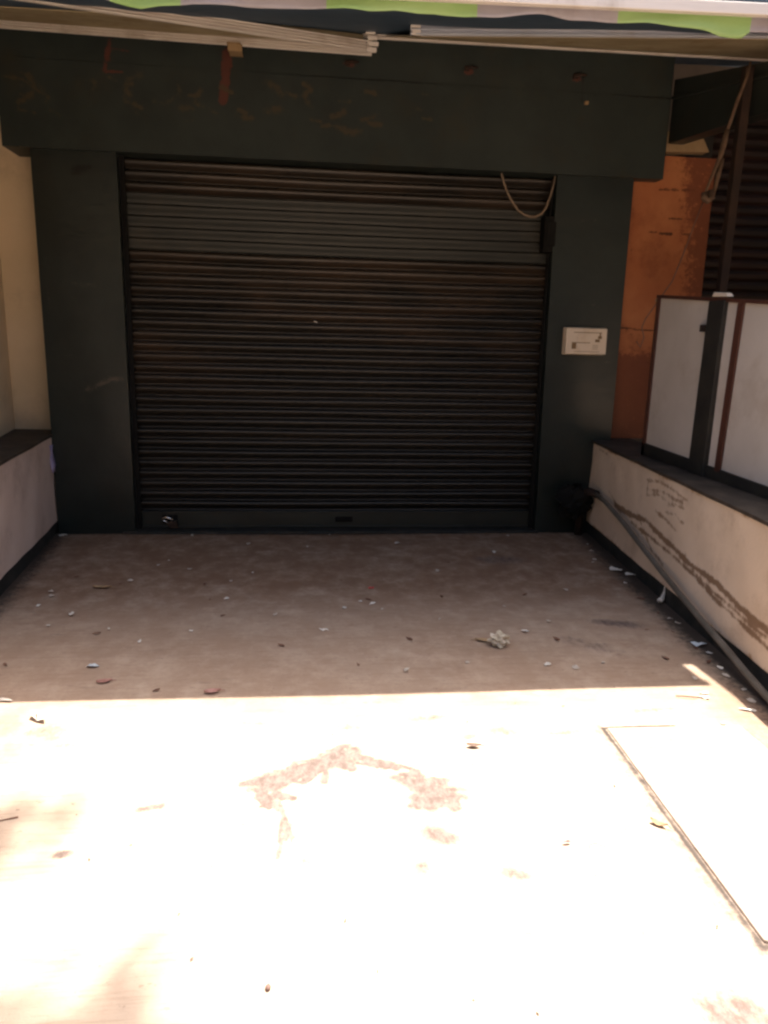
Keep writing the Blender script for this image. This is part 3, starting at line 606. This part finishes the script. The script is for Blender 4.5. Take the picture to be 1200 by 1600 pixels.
# rope bundle, knot and thin wire
rt = MB(); K = lambda p: (p[0]*.943, p[1]*.943-.01, 1.5+(p[2]-1.5)*.943)
def tw(pts, r): rt.tube([K(p) for p in pts], r, 8)
tw([(2.93, 5.22, 3.30), (2.906, 5.2, 3.20), (2.858, 5.2, 3.052), (2.815, 5.2, 2.875)], [.007, .010, .012, .011]); tw([(2.815, 5.2, 2.88), (2.80, 5.2, 2.78), (2.787, 5.2, 2.716), (2.74, 5.2, 2.575), (2.705, 5.2, 2.47)], [.015, .019, .016, .011, .007])
tw([(2.80, 5.19, 2.70), (2.785, 5.19, 2.60), (2.765, 5.19, 2.47)], [.012, .014, .009])
tw([(2.70, 5.19, 2.48), (2.695, 5.18, 2.45), (2.72, 5.17, 2.43), (2.75, 5.18, 2.45), (2.74, 5.2, 2.50)], .020)
tag(build('rope_bundle', rt, M['rag'], smooth=True), 'tan twisted rope bundle hanging down beside the rusty post', 'rope')
wt = MB().tube([(2.738, 5.25, 2.45), (2.69, 5.25, 2.295), (2.63, 5.25, 2.084), (2.573, 5.25, 1.912), (2.494, 5.25, 1.79), (2.41, 5.25, 1.66), (2.392, 5.26, 1.60), (2.42, 5.27, 1.53), (2.40, 5.27, 1.46), (2.37, 5.27, 1.50)], .005, 6)
tag(build('hanging_wire', wt, M['wire'], smooth=True), 'thin dull wire trailing down in front of the orange plywood', 'wire')
tag(build('wire_clip', MB().box(2.47, 2.512, 5.24, 5.262, 1.772, 1.798), M['block'], bev=.004), 'small pale clip on the thin wire by the partition corner', 'clip')

# ------------------------------------------------------------------ things on the facade
mt = thing('meter_box', (2.12, 5.62, 1.395), 'cream plastic meter box mounted on the right green pillar', 'meter box')
y = 5.585
build('casing', MB().hexa([(1.965, y, 1.397), (2.280, y, 1.397), (2.285, D-.001, 1.39), (1.96, D-.001, 1.39), (1.962, y, 1.588), (2.277, y, 1.588), (2.283, D-.001, 1.594), (1.957, D-.001, 1.594)]), M['meter'], mt, bev=.008)
mk = MB()
def fl(x0, x1, z0, z1): mk.box(x0, x1, y-.002, y+.001, z0, z1)
fl(2.02, 2.235, 1.553, 1.558); fl(2.01, 2.15, 1.479, 1.484); fl(2.01, 2.043, 1.436, 1.478)
fl(2.17, 2.212, 1.462, 1.465); fl(2.17, 2.212, 1.449, 1.452); fl(2.17, 2.212, 1.436, 1.439); fl(2.03, 2.225, 1.416, 1.419)
fl(2.208, 2.236, 1.512, 1.532); fl(2.188, 2.222, 1.488, 1.508); fl(2.218, 2.228, 1.53, 1.553)
build('printed_marking', mk, M['mline'], mt)
wnd = MB().box(2.05, 2.165, y-.004, y+.001, 1.495, 1.545)
build('cover_plate', wnd, M['meter'], mt, bev=.002)

cl = [(1.425, 5.70, 2.70), (1.432, 5.70, 2.645), (1.455, 5.70, 2.58), (1.493, 5.695, 2.50), (1.53, 5.69, 2.445), (1.57, 5.69, 2.40), (1.615, 5.685, 2.372), (1.66, 5.685, 2.362), (1.70, 5.69, 2.364), (1.745, 5.69, 2.387), (1.775, 5.695, 2.43), (1.80, 5.70, 2.50), (1.818, 5.70, 2.575), (1.83, 5.70, 2.66)]
tag(build('paint_fleck', MB().hexa([(.103, 5.752, 1.583), (.127, 5.752, 1.574), (.127, 5.765, 1.574), (.103, 5.765, 1.583), (.103, 5.752, 1.591), (.127, 5.752, 1.581), (.127, 5.765, 1.581), (.103, 5.765, 1.591)]), M['paper'], bev=.001), 'single tiny white fleck stuck on the middle of the shutter', 'fleck')
tag(build('cable_loop', MB().tube(cl, .0078, 8), M['rope'], smooth=True), 'tan cable hanging in a loop from the header over the shutter', 'cable')
jb = MB().box(1.765, 1.862, 5.665, 5.77, 2.12, 2.37); jb.box(1.78, 1.85, 5.655, 5.665, 2.16, 2.33)
jb.tube([(1.81, 5.70, 2.37), (1.815, 5.70, 2.45), (1.825, 5.71, 2.6)], .012, 7)
tag(build('cable_box', jb, M['black'], bev=.012), 'black cable box at the upper right corner of the shutter', 'cable box')
lk = thing('padlock', (-0.985, 5.72, 0.03), 'small padlock with shiny shackle hanging at the left foot of the shutter', 'padlock')
build('lock_body', MB().hexa([(-.985, 5.70, .030), (-.915, 5.70, .030), (-.915, 5.728, .030), (-.985, 5.728, .030), (-1.0, 5.70, .075), (-.93, 5.70, .092), (-.93, 5.728, .092), (-1.0, 5.728, .075)]), M['brass'], lk, bev=.006)
build('shackle', MB().tube([(-.985, 5.714, .072), (-1.022, 5.712, .088), (-1.035, 5.71, .103), (-1.015, 5.709, .117), (-.985, 5.709, .112), (-.95, 5.714, .088)], .0075, 8), M['chrome'], lk, smooth=True)
# side bracket block above the red streak
bk = MB().box(-.452, -.362, 5.392, 5.412, 3.222, 3.262); bk.box(-.458, -.372, 5.392, 5.628, 3.262, 3.272)
tag(build('wooden_bracket', bk, M['block'], bev=.004), 'small wooden bracket on the header above the red streak', 'bracket')

# old pipe fittings at the wall corner
df = thing('pipe_fitting', (2.17, 5.45, 0), 'dark rusty pipe fitting and rag clump beside the right pillar foot', 'pipe fitting')
f1 = MB().tube([(2.19, 5.60, 0.0), (2.18, 5.59, 0.22), (2.17, 5.56, .34), (2.18, 5.42, .385), (2.185, 5.30, .392)], [.03, .03, .034, .032, .030], 10)
f1.tube([(2.165, 5.58, .27), (2.165, 5.52, .28), (2.16, 5.48, .28)], [.045, .047, .03], 10)
build('elbow', f1, M['rust'], df, smooth=True)
rr = random.Random(3); f2 = MB(); P = []
for i in range(9):
    row = []
    for j in range(14):
        a = j/13*2*math.pi; rad = (.055+.06*math.sin(i/8*math.pi))*(1+.45*math.sin(a*3+i*.7))+rr.uniform(-.02, .02)
        row.append((2.10+rad*1.0*math.cos(a), 5.52+rad*.7*math.sin(a), .16+i*.032+rr.uniform(-.008, .008)))
    row[-1] = row[0]; P.append(row)
f2.grid(P); build('rag', f2, M['black'], df)
pp = [(2.185, 5.35, .392), (2.175, 5.10, .378), (2.145, 4.70, .322), (2.114, 4.364, .268), (2.085, 4.02, .212), (2.06, 3.723, .166), (2.035, 3.44, .128), (2.015, 3.189, .095), (1.995, 2.95, .060), (1.98, 2.76, .038), (1.96, 2.55, .022)]
tag(build('plastic_pipe', MB().tube(pp, .0165, 10), M['pipe'], smooth=True), 'long grey plastic pipe leaning along the right low wall', 'pipe')

# ------------------------------------------------------------------ awning: roof sheet, front rail, torn banner
AW = thing('awning', (0, 4.7, 2.9), 'navy awning roof with pale front rail over the shop entrance', 'awning')
rf = MB()
def ra(x, y): return zr(x)+.045+(y-3.72)*0.23
nxs = [-4.2, -3, -2, -1, 0, 1, 2, 2.44]
P = [[(x, yy, ra(x, yy)+.006*math.sin(x*4+yy*3)) for x in nxs] for yy in (3.70, 4.2, 4.7, 5.2, 5.62, 6.4)]
rf.grid(P)
P = [[(x, yy, ra(x, yy)) for x in (2.44, 2.49)] for yy in (3.93, 4.5, 5.2, 6.4)]
rf.grid(P)
P = [[(x, yy, ra(x, yy)) for x in (2.49, 3.2, 4.2, 5.4)] for yy in (3.30, 4.0, 4.7, 5.5, 6.6)]
rf.grid(P)
build('roof_sheet', rf, M['tarp'], AW, solid=.012)
er = MB()
er.bar((-4.2, 3.70, zr(-4.2)), (2.44, 3.70, zr(2.44)), .035, .052)
build('front_rail', er, M['alu'], AW, bev=.005)
F = [(-1.6, 2.90), (-1.2, 2.895), (-.95, 2.88), (-0.859, 2.868), (-0.794, 2.853), (-0.676, 2.832), (-0.596, 2.845), (-0.507, 2.855), (-0.461, 2.861), (-0.353, 2.863), (-0.134, 2.87), (-0.079, 2.871), (0.088, 2.884), (0.2, 2.887), (0.298, 2.883), (0.412, 2.893), (0.512, 2.889), (0.598, 2.897), (0.729, 2.89), (0.787, 2.894), (0.889, 2.898), (1.08, 2.921), (1.124, 2.921), (1.215, 2.909), (1.425, 2.915), (1.577, 2.918), (1.731, 2.912), (1.856, 2.905), (1.937, 2.89), (2.047, 2.888), (2.081, 2.915), (2.17, 2.918), (2.44, 2.92)]
fx = np.linspace(-1.6, 2.44, 260); fz = np.interp(fx, [p[0] for p in F], [p[1] for p in F])
fb = MB(); K = 7; P = []
for k in range(K+1):
    row = []
    for x, zb in zip(fx, fz):
        zt_ = zr(x)+.03; t = k/K
        row.append((x, 3.735+.010*math.sin(x*9+t*2)*t+.006*math.sin(x*23)*t, zt_+(zb-zt_)*t))
    P.append(row)
n0 = len(fb.v); fb.grid(P)
def isgreen(x): return -0.81 < x < -0.512 or 0.11 < x < 0.782 or 1.44 < x < 2.085
for i, f in enumerate(fb.f):
    cx = sum(fb.v[k][0] for k in f)/4; fb.mi[i] = 1 if isgreen(cx) else 0
bn = build('torn_banner', fb, None, loc=(0.4, 3.735, 2.85), smooth=True, solid=.002, mats=[M['flex'], M['green']])
tag(bn, 'torn lavender grey and lime green banner strip hanging under the awning rail', 'banner')

# two loosened sign frames under the awning
def channel(mb, a, b, d, h, side=1, lips=2):
    """aluminium track: web plus lips that leave an open notched end"""
    a = Vector(a); b = Vector(b); dr = (b-a).normalized(); sd = dr.cross(Vector((0, 0, 1))).normalized()*side
    mb.bar(a, b, .006, h)
    for k in range(lips+2):
        zz = -h/2+h*k/(lips+1)
        off = sd*(d/2)+Vector((0, 0, zz))
        mb.bar(a+off, b+off, d, .005 if 0 < k < lips+1 else .007)
LF = thing('sign_frame', (-0.7, 5.2, 3.2), 'loosened pale aluminium sign frame with olive sheet under the awning at left', 'sign frame')
c1 = MB(); channel(c1, (-2.1, 5.43, 3.300), (0.462, 5.45, 3.287), .03, .046)
build('rear_rail', c1, M['alu'], LF, bev=.0015)
c2 = MB(); channel(c2, (-1.75, 4.50, 3.135), (-1.179, 4.75, 3.196), .03, .05); c2 = MB(); channel(c2, (-1.80, 4.498, 3.154), (0.42, 5.40, 3.299), .03, .05)
build('front_rail', c2, M['alu'], LF, bev=.0015)
ol = MB(); ol.poly([(0.40, 5.425, 3.312), (-2.1, 5.42, 3.318), (-1.95, 4.90, 3.205), (-1.027, 4.90, 3.213), (-.35, 5.12, 3.265)])
build('sheet', ol, M['olive'], LF, solid=.004)
os_ = MB(); os_.poly([(0.40, 5.39, 3.33), (-0.35, 5.10, 3.285), (-0.85, 4.90, 3.245), (-0.75, 5.0, 3.285), (-.2, 5.23, 3.335), (0.41, 5.42, 3.372)])
build('loose_strip', os_, M['olive'], LF, solid=.004)
ec = MB()
for z0_, z1_, dx in ((3.262, 3.285, 0), (3.297, 3.318, .012), (3.33, 3.352, .004), (3.362, 3.378, -.01)): ec.box(.425+dx, .487+dx, 5.36, 5.39, z0_, z1_)
ec.box(.43, .462, 5.39, 5.40, 3.262, 3.378)
build('end_clip', ec, M['alu'], LF, bev=.002)
RF = thing('sign_frame', (1.9, 5.1, 3.3), 'blue grey aluminium sign frame slanting forward under the awning at right', 'sign frame')
c3 = MB(); channel(c3, (0.655, 5.0, 3.292), (2.95, 4.63, 3.292), .03, .10, lips=3)
build('front_rail', c3, M['bluealu'], RF, bev=.0015)
ec = MB()
for z0_, z1_, dx in ((3.236, 3.266, .012), (3.276, 3.302, .004), (3.312, 3.330, 0), (3.338, 3.35, .01)): ec.box(.648+dx, .712, 4.965, 4.98, z0_, z1_)
build('end_clip', ec, M['alu'], RF, bev=.002)
build('end_backing', MB().box(.66, .715, 4.982, 4.99, 3.236, 3.35), M['black'], RF)
c4 = MB(); channel(c4, (0.40, 5.45, 3.388), (3.25, 5.45, 3.418), .03, .05)
build('rear_rail', c4, M['alu'], RF, bev=.0015)
o2 = MB(); o2.poly([(0.7, 5.03, 3.25), (3.0, 4.66, 3.25), (3.2, 5.42, 3.40), (0.55, 5.42, 3.375)])
build('sheet', o2, M['olive'], RF, solid=.004)

# ------------------------------------------------------------------ cover slab
cs = MB(); cs.hexa([(1.188, 1.527, -.02), (1.79, 1.522, -.02), (1.76, 2.60, -.02), (1.208, 2.610, -.02), (1.188, 1.527, .010), (1.79, 1.522, .010), (1.76, 2.60, .010), (1.208, 2.610, .010)])
tag(build('cover_slab', cs, M['slab'], bev=.005), 'pale concrete cover slab with dark joint set in the sunlit ground at right', 'cover slab')

# ------------------------------------------------------------------ litter
def scrap_mb(x, y, s, rr, h=.25, asp=.6, rot=None, z0=.004):
    """a small crumpled sheet: fan of facets with uneven rim"""
    mb = MB(); n = rr.randint(6, 9); rot = rr.uniform(0, 6.28) if rot is None else rot
    rim = []; mid = []
    for k in range(n):
        a = 2*math.pi*k/n; rad = s/2*rr.uniform(.65, 1.1)
        u, v = rad*math.cos(a), rad*asp*math.sin(a)
        c, q = math.cos(rot), math.sin(rot)
        rim.append((x+u*c-v*q, y+u*q+v*c, z0+rr.uniform(0, 1)*s*h))
        mid.append((x+.5*(u*c-v*q), y+.5*(u*q+v*c), z0+rr.uniform(.2, 1.1)*s*h))
    base = len(mb.v); mb.v += rim+mid+[(x, y, z0+s*h*rr.uniform(.2, .9))]
    for k in range(n):
        j = (k+1) % n
        mb.face((base+k, base+j, base+n+j, base+n+k)); mb.face((base+n+k, base+n+j, base+2*n))
    return mb
def leaf_mb(x, y, L, rr, rot=None, curl=.2, wd=.4, z0=.004):
    mb = MB(); rot = rr.uniform(0, 6.28) if rot is None else rot; c, q = math.cos(rot), math.sin(rot); P = []
    for i in range(8):
        t = i/7; u = (t-.5)*L; w_ = wd*L/2*math.sin(math.pi*min(1, t*1.02+.03))**.8+.0006
        z = z0+curl*L*(2*t-1)**2*.6
        row = []
        for j in (-1, -.5, 0, .5, 1):
            v = w_*j; zz = z+abs(j)*wd*L*.22
            row.append((x+u*c-v*q, y+u*q+v*c, zz))
        P.append(row)
    mb.grid(P); mb.tube([(x+L*.5*c, y+L*.5*q, z0+curl*L*.6), (x+L*.72*c, y+L*.72*q, z0+.004)], .0012, 5)
    return mb
def put(name, mb, m, label, cat, group=None, smooth=False, solid=.0012):
    return tag(build(name, mb, M[m], smooth=smooth, solid=solid), label, cat, group)
R4 = random.Random(21)
# the crumpled ball
bm = bmesh.new(); bmesh.ops.create_icosphere(bm, subdivisions=3, radius=1)
for v in bm.verts:
    n = v.co.normalized(); k = 1+.28*math.sin(n.x*5+1)*math.sin(n.y*6)+.2*math.sin(n.z*9+n.x*4)+R4.uniform(-.13, .13)
    v.co = Vector((n.x*k*.046, n.y*k*.034, max(n.z*k*.036, -.03)))
mb = MB(); mb.v = [(v.co.x+.985, v.co.y+3.447, v.co.z+.034) for v in bm.verts]; mb.f = [tuple(v.index for v in f.verts) for f in bm.faces]; mb.mi = [0]*len(mb.f); bm.free()
put('paper_ball', mb, 'beige', 'crumpled beige paper ball lying in the middle of the shaded floor', 'paper', solid=0)
put('dry_leaf', leaf_mb(.925, 3.51, .09, R4, 2.9, .1), 'tan', 'dull leaf lying just left of the crumpled beige paper ball', 'leaf')
put('plastic_scrap', scrap_mb(-.936, 3.302, .065, R4, .22, .6, .1), 'bpaper', 'pale blue white plastic scrap on the shaded floor at left', 'scrap')
put('fallen_leaf', leaf_mb(-.843, 3.141, .066, R4, .25, .12, .5), 'rleaf', 'pink red leaf on the shaded floor below the blue white scrap', 'leaf')
put('fallen_leaf', leaf_mb(-.369, 3.018, .07, R4, .2, .12, .5), 'rleaf', 'reddish leaf lying right on the edge of the sunlight', 'leaf')
put('dry_leaf', leaf_mb(-1.161, 4.412, .11, R4, -.05, .08, .32), 'tan', 'long flat tan leaf on the shaded floor near the left wall', 'leaf')
put('paper_strip', scrap_mb(-1.205, 2.99, .10, R4, .1, .25, -.35), 'paper', 'white paper strip at the left end of the sunlight edge', 'paper')
put('paper_scrap', scrap_mb(-1.017, 2.826, .115, R4, .28, .42, -.75), 'paper', 'folded white paper in the sunlight at the far left', 'paper')
put('paper_scrap', scrap_mb(-1.725, 5.59, .07, R4, .2, .6, 0), 'paper', 'white paper scrap at the foot of the left pillar', 'paper')
put('paper_scrap', scrap_mb(2.10, 4.64, .11, R4, .2, .55, -.7), 'paper', 'torn white paper by the right plinth nearest the shutter', 'paper')
put('paper_scrap', scrap_mb(2.155, 4.55, .08, R4, .2, .5, -.4), 'paper', 'pale paper piece beside the torn white paper along the right plinth', 'paper')
hk = MB().tube([(2.10, 4.01, .02), (2.125, 4.03, .03), (2.15, 4.06, .06), (2.16, 4.07, .12)], [.018, .014, .008, .006], 7)
put('rag_scrap', hk, 'paper', 'twisted white rag scrap caught under the grey pipe', 'rag', smooth=True, solid=0)
put('paper_scrap', scrap_mb(2.015, 3.40, .09, R4, .2, .5, -.5), 'bpaper', 'blue white paper scrap in the shade just behind the sunlit notch', 'paper')
put('paper_slip', scrap_mb(1.872, 2.722, .09, R4, .1, .28, -.35), 'paper', 'bright white paper slip in the sun next to the right wall shadow', 'paper')
put('red_shred', scrap_mb(.809, 1.947, .036, R4, .25, .3, .2), 'red', 'small red shred lying alone on the sunlit ground', 'scrap')
put('red_shred', scrap_mb(.429, 4.334, .045, R4, .25, .5, .2), 'red', 'small red scrap in the middle of the shaded floor', 'scrap')
put('thread', MB().tube([(.868, 1.915, .004), (.875, 1.93, .006), (.895, 1.932, .01), (.91, 1.922, .008), (.925, 1.918, .004)], .0012, 5), 'red', 'curly thin reddish thread right of the small red shred', 'thread', solid=0)
put('curled_leaf', leaf_mb(1.135, 2.012, .055, R4, -.75, .35, .4), 'tan', 'curled brown leaf lying beside the left joint of the cover slab', 'leaf')
put('grey_leaf', leaf_mb(.65, 2.519, .055, R4, -.15, .15, .42), 'dark', 'dark grey leaf on the sunlit ground behind the arched mud stain', 'leaf')
put('twig', MB().tube([(1.62, 2.862, .008), (1.645, 2.85, .012), (1.69, 2.838, .012), (1.722, 2.846, .006)], [.002, .0032, .003, .002], 6), 'bleaf', 'thin curved brown twig on the sunlit ground behind the slab', 'twig', solid=0)
put('twig', MB().tube([(-.95, 2.175, .004), (-.91, 2.183, .006), (-.875, 2.195, .005)], [.0015, .002, .003], 6), 'bleaf', 'short brown twig at the left edge of the sunlit ground', 'twig', solid=0)
def pebble(x, y, s):
    bm = bmesh.new(); bmesh.ops.create_icosphere(bm, subdivisions=2, radius=1); mb = MB()
    for v in bm.verts:
        n = v.co; k = 1+R4.uniform(-.18, .18); mb.v.append((x+n.x*k*s*.4, y+n.y*k*s*.55, s*.35+n.z*k*s*.4))
    mb.f = [tuple(v.index for v in f.verts) for f in bm.faces]; mb.mi = [0]*len(mb.f); bm.free(); return mb
put('pebble', pebble(-.074, 1.491, .017), 'stone', 'dark brown pebble on the bright ground nearest the camera', 'pebble', smooth=True, solid=0)
put('plastic_scrap', MB().grid([[(-1.768+.006*math.sin(k*2+j), 5.60+.03*(j-1)*(1+.25*k)+.008*k, .675-.05*k) for j in range(3)] for k in range(5)]), 'lav', 'lavender plastic scrap stuck in the corner of left wall and pillar', 'scrap', smooth=True)

CRUMBS = [(-0.865, 4.95), (-0.914, 4.851), (-0.704, 4.749), (-0.298, 4.671), (-0.421, 4.508), (-0.418, 4.184), (-0.133, 3.918), (-0.554, 3.71), (0.123, 3.687), (0.346, 4.112), (0.412, 4.067), (0.458, 3.983), (0.247, 4.002), (1.163, 3.996), (0.894, 4.676), (0.755, 3.814), (1.622, 4.269), (1.346, 3.76), (1.173, 3.622), (1.437, 3.219), (1.161, 3.212), (0.785, 3.253), (0.486, 3.185), (1.286, 3.17), (-1.433, 4.345), (-1.407, 4.267), (-1.428, 4.111), (-1.415, 3.993), (-1.285, 3.812), (-1.213, 3.973), (-0.782, 3.58), (-0.969, 3.755), (-1.028, 4.527), (-0.801, 5.588), (0.225, 5.592), (-0.37, 5.35), (0.052, 5.275), (0.712, 5.348), (1.605, 5.554), (1.383, 5.099), (2.154, 5.3), (2.113, 5.116), (2.05, 4.9), (2.013, 4.831), (2.05, 4.38)]
BROWNS = [(-1.012, 3.697), (-1.074, 4.48), (-0.572, 4.452), (0.833, 4.182), (0.393, 4.143), (-1.365, 4.625), (-0.414, 3.921), (-0.511, 4.177), (0.256, 4.498), (0.552, 3.549), (-0.089, 3.499), (1.343, 4.197), (1.309, 3.513), (1.002, 4.859), (-0.605, 3.049), (-1.326, 3.343), (0.271, 3.259), (1.768, 3.253), (1.839, 3.618), (2.1, 5.0), (1.97, 3.58), (2.03, 4.1), (1.98, 3.36), (2.02, 3.86), (1.96, 3.2)]
SPECKS = [(-0.295, 2.286), (-0.699, 2.195), (-0.346, 2.476), (0.678, 2.646), (0.731, 2.569), (0.542, 2.468), (0.902, 2.844), (0.996, 2.927), (0.427, 2.661), (0.125, 2.632), (-0.043, 2.528), (-0.112, 2.006), (-0.176, 2.108), (-0.126, 1.764), (0.119, 1.687), (-0.262, 1.592), (1.3, 2.509), (0.843, 1.801), (0.671, 1.737), (0.571, 1.77), (0.635, 2.167), (1.08, 2.228), (0.664, 2.697), (1.467, 2.754), (1.576, 2.693), (1.097, 2.805), (0.187, 1.517), (0.538, 1.37), (0.4, 1.418), (1.093, 1.587), (-0.604, 1.978), (-0.499, 2.035), (-0.316, 1.744), (0.238, 1.847), (1.196, 2.771), (1.388, 2.966), (1.407, 2.873), (1.094, 2.964), (-0.253, 1.924), (0.388, 1.759)]
WHITES = [(2.046, 3.768), (2.057, 3.699), (2.018, 3.301), (1.963, 2.908), (1.763, 2.882), (1.741, 2.842), (1.703, 2.622), (1.795, 3.026), (1.977, 3.128), (1.934, 2.805), (1.96, 3.05)]
for x, y in CRUMBS: put('paper_crumb', scrap_mb(x, y, R4.uniform(.022, .05), R4, .25, .6), 'crumb' if R4.random() < .6 else 'paper', 'tiny pale paper crumb scattered on the shaded brown floor', 'paper crumb', 'paper crumbs on the shaded floor')
for x, y in BROWNS: put('leaf_fragment', leaf_mb(x, y, R4.uniform(.016, .042), R4, None, .08, .5), 'bleaf', 'tiny dry brown leaf fragment on the shaded floor', 'leaf fragment', 'leaf fragments on the shaded floor')
for x, y in SPECKS: put('dark_fragment', scrap_mb(x, y, R4.uniform(.005, .014), R4, .2, .4), 'dark', 'tiny dark fragment lying on the bright sunlit ground', 'debris', 'dark fragments on the sunlit ground')
for x, y in WHITES: put('paper_flake', scrap_mb(x, y, R4.uniform(.03, .05), R4, .2, .55), 'paper' if R4.random() < .45 else 'crumb', 'small white paper flake along the foot of the right wall', 'paper flake', 'white flakes along the right wall')

# ------------------------------------------------------------------ tree behind the shop, one bough reaching over the awning
def make_tree():
    t = thing('overhanging_tree', (-4.6, 9.0, 0), 'leafy tree behind the shop with a bough over the awning', 'tree')
    tr = MB().tube([(-4.6, 9.0, 0), (-4.6, 9.0, 3), (-4.7, 8.9, 6.2), (-4.5, 8.8, 9), (-4.3, 8.7, 12)], [.28, .24, .2, .16, .07], 10)
    tr.tube([(-4.6, 8.9, 7.5), (-3.9, 7.4, 10.2), (-2.4, 5.9, 12.2), (-.6, 5.3, 12.9), (1.5, 5.25, 13.0)], [.14, .12, .09, .06, .015], 8)
    tr.tube([(-2.4, 5.9, 12.2), (-.8, 4.6, 12.7), (.9, 4.1, 12.9), (1.9, 4.25, 13.0)], [.07, .05, .035, .012], 7)
    tr.tube([(-4.6, 8.8, 8.5), (-5.6, 9.4, 10.4), (-6.4, 9.6, 11.6)], [.09, .06, .02], 8)
    build('trunk', tr, M['bark'], t, smooth=True)
    mb = MB(); rr = random.Random(8)
    cl = [((1.63, 5.20, 13.0), .23, 150), ((2.10, 4.44, 13.0), .24, 190), ((1.88, 4.44, 13.0), .14, 60), ((-.8, 5.0, 12.9), .5, 120), ((-2.6, 6, 12.4), .7, 160), ((-4.4, 8.7, 12.2), 1.3, 600), ((-6.3, 9.5, 11.7), .9, 300), ((-3.6, 7.3, 10.8), .7, 200)]
    for c, r, n in cl:
        for _ in range(n):
            d = Vector((rr.gauss(0, .5), rr.gauss(0, .5), rr.gauss(0, .4)))*r; p = Vector(c)+d
            a = Vector((rr.uniform(-1, 1), rr.uniform(-1, 1), rr.uniform(-.5, .5))).normalized(); b = a.cross(Vector((rr.uniform(-1, 1), rr.uniform(-1, 1), 1))).normalized()
            L = rr.uniform(.06, .1)
            mb.poly([p-a*L, p-b*L*.35, p+a*L, p+b*L*.35])
    build('foliage', mb, M['leaf'], t)
make_tree()
ow = MB().box(-30, 30, -7.4, -7.0, 0, 7.0)  # unseen, added to cut the low sky light reaching the shop front
tag(build('sky_blocker_wall', ow, M['concrete2']), 'long dark unseen wall added behind the camera to block low sky light', 'wall')
